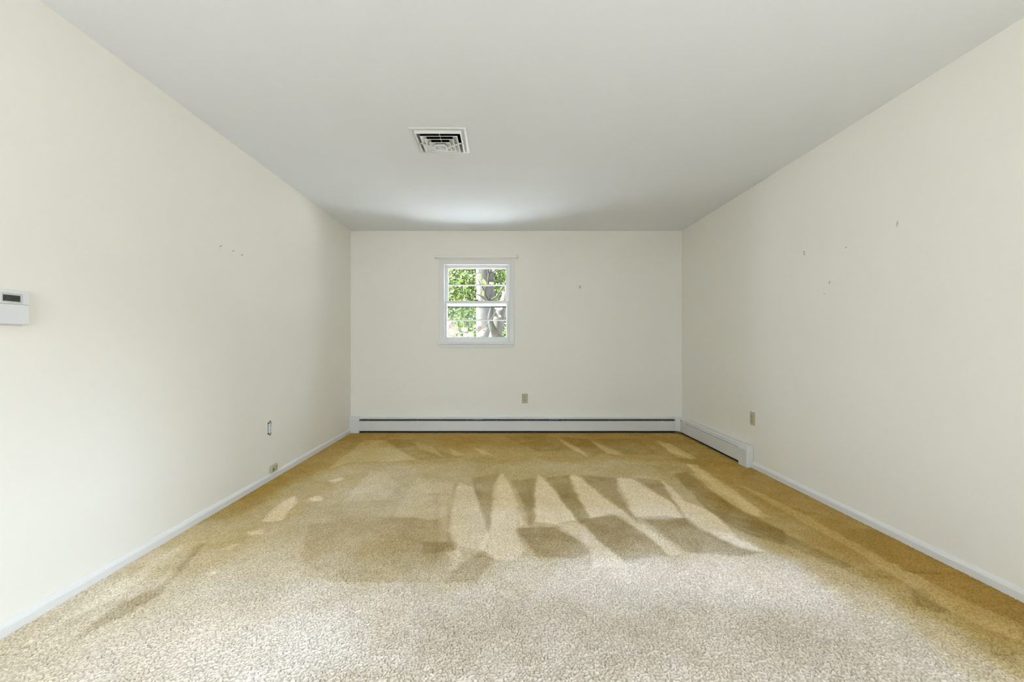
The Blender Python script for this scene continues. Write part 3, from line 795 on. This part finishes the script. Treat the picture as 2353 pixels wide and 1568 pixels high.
# ------------------------------------------------------------------ outdoors, trees seen through the window; unseen ground, added blocker
PALE_GROUND = mat('pale_bounce', (0.76, 0.77, 0.78), 0.9, noise=0.25, nscale=1.5, bump=0.5, bscale=30)
tag(slab('ground', 'z', -0.9, -0.3, [-30, 40], [YB + T + 0.02, 45], set(), PALE_GROUND), kind='structure')  # unseen ground, surface made pale to bounce light onto the ceiling
tag(slab('side_ground', 'z', -0.9, -0.3, [-30, XL - T - 0.02, XR + T + 0.02, 40], [-25, YR - T - 0.02, YB + T + 0.02], {(0, 1), (1, 1)}, mat('dark_low_bounce', (0.06, 0.062, 0.066), 0.9, noise=0.15, nscale=8, bump=0.4, bscale=60)), kind='structure')  # unseen ground, surface made dark to cut bounced light through the door
tag(box('wall_light_blocker', 14.0, 14.3, -22, 22, -0.3, 4.4, mat('dark_blocker', (0.03, 0.028, 0.025), 0.9, noise=0.2, nscale=4)), kind='structure')  # unseen blocker added to cut low light coming through the door
BARK = mat('grey_bark', (0.0165, 0.0155, 0.0145), 0.9, spec=0.0, noise=0.35, nscale=9, bump=0.9, bscale=25)
BARKD = mat('dark_bark', (0.0105, 0.010, 0.008), 0.9, spec=0.0, noise=0.3, nscale=14, bump=0.6, bscale=40)
def leaf_material(name, col, trans):
    m = bpy.data.materials.new(name); m.use_nodes = True
    nt = m.node_tree; N = nt.nodes; L = nt.links
    b = N['Principled BSDF']; out = N['Material Output']
    at = N.new('ShaderNodeAttribute'); at.attribute_name = 'leaf_tone'
    r = N.new('ShaderNodeValToRGB'); e = r.color_ramp.elements
    e[0].color = tuple(c*0.45 for c in col) + (1,); e[1].color = (min(1, col[0]*2.0), min(1, col[1]*1.5), min(1, col[2]*1.6), 1)
    L.new(at.outputs['Fac'], r.inputs['Fac']); L.new(r.outputs['Color'], b.inputs['Base Color'])
    b.inputs['Roughness'].default_value = 0.6; b.inputs['Specular IOR Level'].default_value = 0.08
    t = N.new('ShaderNodeBsdfTranslucent'); L.new(r.outputs['Color'], t.inputs['Color'])
    mx = N.new('ShaderNodeMixShader'); mx.inputs['Fac'].default_value = trans
    L.new(b.outputs[0], mx.inputs[1]); L.new(t.outputs[0], mx.inputs[2]); L.new(mx.outputs[0], out.inputs['Surface'])
    return m
LEAFA = leaf_material('leaf_green', (0.021, 0.037, 0.008), 0.45)
LEAFB = leaf_material('leaf_deep_green', (0.013, 0.026, 0.008), 0.40)
LEAFC = leaf_material('leaf_painted_sunlit', (0.050, 0.052, 0.042), 0.45)  # sunlit whiteness of these leaves is put into their colour

def foliage(name, center, radii, count, size, material, parent, seed, gap=0.35):
    r = np.random.default_rng(seed)
    # leaves gathered in sprays so that the sky shows between them
    nc = max(10, count // 45)
    sp = r.normal(size=(nc, 3)); sp /= np.linalg.norm(sp, axis=1)[:, None]
    sp *= r.random(nc)[:, None]**0.45
    sp = sp * np.array(radii)
    idx = r.integers(0, nc, count)
    c = sp[idx] + r.normal(size=(count, 3)) * size * 2.6
    u = r.normal(size=(count, 3)); u[:, 2] -= 0.5; u /= np.linalg.norm(u, axis=1)[:, None]
    v = np.cross(u, r.normal(size=(count, 3))); v /= np.linalg.norm(v, axis=1)[:, None]
    n = np.cross(u, v)
    s = size * (0.6 + 0.8 * r.random(count))[:, None]
    # pointed oval leaf folded along its midrib: 6 rim points + 2 midrib
    prof = [(0, 0, 0), (0.35, 0.30, 0.06), (0.7, 0.24, 0.05), (1.0, 0, -0.05), (0.7, -0.24, 0.05), (0.35, -0.30, 0.06), (0.5, 0, -0.03)]
    pts = np.stack([c + s * (a*u + b*v + d*n) for a, b, d in prof], 1) + np.array(center)
    tri = np.array([(0,6,1),(1,6,2),(2,6,3),(3,6,4),(4,6,5),(5,6,0)])
    faces = (np.arange(count)[:, None, None] * 7 + tri[None]).reshape(-1, 3)
    me = bpy.data.meshes.new(name)
    me.vertices.add(count * 7); me.vertices.foreach_set('co', pts.astype(np.float32).ravel())
    me.loops.add(faces.size); me.loops.foreach_set('vertex_index', faces.astype(np.int32).ravel())
    me.polygons.add(len(faces)); me.polygons.foreach_set('loop_start', np.arange(0, faces.size, 3, dtype=np.int32))
    me.update(calc_edges=True)
    at = me.attributes.new('leaf_tone', 'FLOAT', 'POINT')
    at.data.foreach_set('value', np.repeat(np.clip(r.normal(0.45, 0.25, count), 0, 1), 7).astype(np.float32))
    o = link(name, me, material, parent); o['kind'] = 'stuff'
    return o
def out3(px, py, Y): 
    xx, zz = back(px, py, Y); return (xx, Y, zz)

# the big grey trunk in the middle of the window
t1 = empty('tree', out3(1116, 850, 11.0)); tag(t1, 'tree with broad straight grey trunk filling the window centre', 'tree')
tube('trunk', [(out3(1117, 860, 11.0)[0], 11.0, -0.32), out3(1116.5, 780, 11.0), out3(1116, 700, 11.0), out3(1115, 640, 11.0), out3(1114, 580, 11.0), out3(1113, 480, 11.0)], [0.30, 0.245, 0.235, 0.225, 0.215, 0.19], BARK, t1, 16, 0.10)
foliage('foliage', out3(1113, 400, 11.0), (2.2, 0.9, 1.0), 2600, 0.14, LEAFA, t1, 31)
# leaning trunk with forked branches on the right
t2 = empty('tree', out3(1140, 860, 9.0)); tag(t2, 'leaning tree with forked dark branches in front of the grey trunk', 'tree')
tube('trunk', [(out3(1124, 860, 9.2)[0], 9.2, -0.32), out3(1137, 778, 9.2), out3(1145, 740, 9.2), out3(1156, 705, 9.2), out3(1172, 660, 9.2), out3(1195, 590, 9.2)], [0.17, 0.125, 0.12, 0.105, 0.10, 0.08], BARK, t2, 14, 0.12)
tube('branch', [out3(1141, 775, 8.9), out3(1129, 748, 8.8), out3(1125, 730, 8.8), out3(1129, 712, 8.8), out3(1131, 698, 8.8), out3(1120, 690, 8.8), out3(1114, 678, 8.8), out3(1113, 668, 8.8)], [0.08, 0.06, 0.045, 0.038, 0.035, 0.030, 0.026, 0.024], BARKD, t2, 10, 0.1)
tube('branch', [out3(1113, 670, 8.8), out3(1118, 660, 8.8), out3(1122, 650, 8.8), out3(1123, 630, 8.8), out3(1121, 615, 8.8), out3(1115, 600, 8.8)], [0.026, 0.022, 0.020, 0.019, 0.016, 0.012], BARKD, t2, 9, 0.1)
tube('branch', [out3(1113, 669, 8.8), out3(1108, 660, 8.8), out3(1104, 655, 8.8), out3(1098, 640, 8.8)], [0.018, 0.012, 0.010, 0.006], BARKD, t2, 8)
tube('branch', [out3(1120, 692, 8.85), out3(1132, 690, 8.85), out3(1142, 683, 8.85), out3(1149, 671, 8.85), out3(1156, 659, 8.85), out3(1168, 640, 8.85)], [0.030, 0.032, 0.030, 0.026, 0.020, 0.014], mat('mossy_bark', (0.0145, 0.0155, 0.0105), 0.9, spec=0.0, noise=0.2, nscale=14, bump=0.6, bscale=40), t2, 9, 0.1)
tube('branch', [out3(1122, 691, 8.8), out3(1113, 687, 8.8), out3(1104, 680, 8.8), out3(1098, 677, 8.8), out3(1080, 683, 8.8)], [0.020, 0.016, 0.012, 0.009, 0.005], BARKD, t2, 8)
tube('branch', [out3(1142, 622, 8.9), out3(1147, 638, 8.9), out3(1153, 652, 8.9), out3(1160, 668, 8.9)], [0.008, 0.010, 0.010, 0.008], BARK, t2, 7)
tube('branch', [out3(1123, 628, 8.8), out3(1130, 628, 8.8), out3(1138, 622, 8.8), out3(1146, 612, 8.8)], [0.014, 0.014, 0.012, 0.009], BARKD, t2, 8)
tube('branch', [out3(1123, 612, 8.8), out3(1105, 627, 8.8), out3(1085, 631, 8.8), out3(1060, 630, 8.8)], [0.006, 0.006, 0.005, 0.004], BARK, t2, 6)
foliage('foliage', out3(1190, 520, 9.0), (1.3, 1.0, 0.9), 900, 0.12, LEAFA, t2, 32)
# leafy small tree left of the trunk
t3 = empty('tree', out3(1055, 870, 14.6)); tag(t3, 'light green leafy tree left of the grey trunk', 'tree')
tube('trunk', [(out3(1072, 860, 14.6)[0], 14.6, -0.32), out3(1073, 780, 14.6), out3(1074, 740, 14.6), out3(1078, 700, 14.6), out3(1086, 640, 14.6)], [0.07, 0.05, 0.04, 0.035, 0.02], BARK, t3, 9)
foliage('foliage', out3(1045, 665, 14.6), (2.5, 1.0, 2.4), 8000, 0.115, LEAFA, t3, 33)
# darker trees behind
t4 = empty('tree', out3(1160, 850, 18.2)); tag(t4, 'dark green leafy tree right of the grey trunk', 'tree')
tube('trunk', [(out3(1185, 850, 18.2)[0], 18.2, -0.32), out3(1186, 780, 18.2), out3(1188, 640, 18.2)], [0.16, 0.12, 0.06], BARKD, t4, 9)
foliage('foliage', out3(1165, 680, 18.2), (2.6, 1.1, 3.0), 8000, 0.15, LEAFB, t4, 34)
t5 = empty('tree', out3(1000, 870, 23.0)); tag(t5, 'deep green tree far behind, at the left side of the window', 'tree')
tube('trunk', [(out3(1000, 860, 23.0)[0], 23.0, -0.32), out3(1000, 760, 23.0), out3(1002, 640, 23.0)], [0.18, 0.13, 0.07], BARKD, t5, 9)
foliage('foliage', out3(1040, 690, 23.0), (4.4, 1.5, 4.0), 5000, 0.18, LEAFB, t5, 35)

# branch with big leaves, painted pale as in sun, close to the window
mb = empty('maple_sapling', out3(1075, 860, 7.0)); tag(mb, 'sapling with big pale lobed leaves close outside the window', 'plant')
tube('stem', [(out3(1075, 860, 7.0)[0], 7.0, -0.31), out3(1074, 800, 7.0), out3(1073, 776, 7.0), out3(1071, 764, 7.0)], [0.014, 0.010, 0.007, 0.004], BARKD, mb, 7)
def maple_leaf(c, size, rot, tilt, m):
    lobes = 5; pts = []
    outline = [(0, -0.22), (0.20, -0.34), (0.38, -0.26), (0.58, -0.20), (0.56, 0.02), (0.70, 0.28), (0.54, 0.34), (0.46, 0.48), (0.26, 0.64), (0.0, 0.92),
               (-0.26, 0.64), (-0.46, 0.48), (-0.54, 0.34), (-0.70, 0.28), (-0.56, 0.02), (-0.58, -0.20), (-0.38, -0.26), (-0.20, -0.34)]
    bm = bmesh.new()
    from mathutils import Matrix
    M = Matrix.Translation(c) @ Matrix.Rotation(math.radians(rot), 4, 'Y') @ Matrix.Rotation(math.radians(tilt), 4, 'X')
    mid = bm.verts.new(M @ Vector((0, 0, 0.15 * size)))
    vs_ = [bm.verts.new(M @ Vector((a * size, (abs(a) * 0.18 + 0.05*random.random()) * size, b * size))) for a, b in outline]
    for k in range(len(vs_)):
        bm.faces.new((mid, vs_[k], vs_[(k+1) % len(vs_)]))
    me = bpy.data.meshes.new('leaf'); bm.to_mesh(me); bm.free()
    at = me.attributes.new('leaf_tone', 'FLOAT', 'POINT'); at.data.foreach_set('value', [0.55 + 0.4*random.random()] * len(me.vertices))
    o = link('leaf', me, m, mb)
    sd = o.modifiers.new('thickness', 'SOLIDIFY'); sd.thickness = 0.0015
    return o
for px, py, sz, rot, tilt in ((1042, 764, 0.155, -20, 25), (1032, 748, 0.10, 30, -20), (1064, 761, 0.09, 70, 30), (1071, 770, 0.08, 170, -30),
                              (1099, 757, 0.095, 120, -25), (1104, 762, 0.10, 150, 35), (1112, 755, 0.08, 80, -40), (1079, 768, 0.06, 110, 20),
                              (1093, 750, 0.05, -60, 50), (1058, 774, 0.07, 200, 30), (1088, 778, 0.07, 190, -25), (1035, 776, 0.09, 180, 20),
                              (1148, 728, 0.04, 10, 10), (1150, 708, 0.05, 150, 40), (1140, 708, 0.04, 200, -40)):
    c = Vector(out3(px, py, 7.0 + random.uniform(-0.15, 0.15)))
    maple_leaf(c, sz, rot, tilt, LEAFC)
for a, b_ in (((1071, 764), (1044, 765)), ((1073, 772), (1090, 760)), ((1090, 760), (1104, 757)), ((1071, 766), (1034, 750)), ((1074, 780), (1060, 772))):
    tube('twig', [out3(*a, 7.0), out3((a[0]+b_[0])/2, (a[1]+b_[1])/2 - 1.5, 7.0), out3(*b_, 7.0)], [0.004, 0.003, 0.002], LEAFC, mb, 6)
tube('twig', [out3(1104, 757, 7.0), out3(1125, 738, 7.0), out3(1140, 716, 7.0), out3(1148, 712, 7.0), out3(1149, 727, 7.0)], [0.003, 0.003, 0.0025, 0.002, 0.0015], LEAFC, mb, 6)
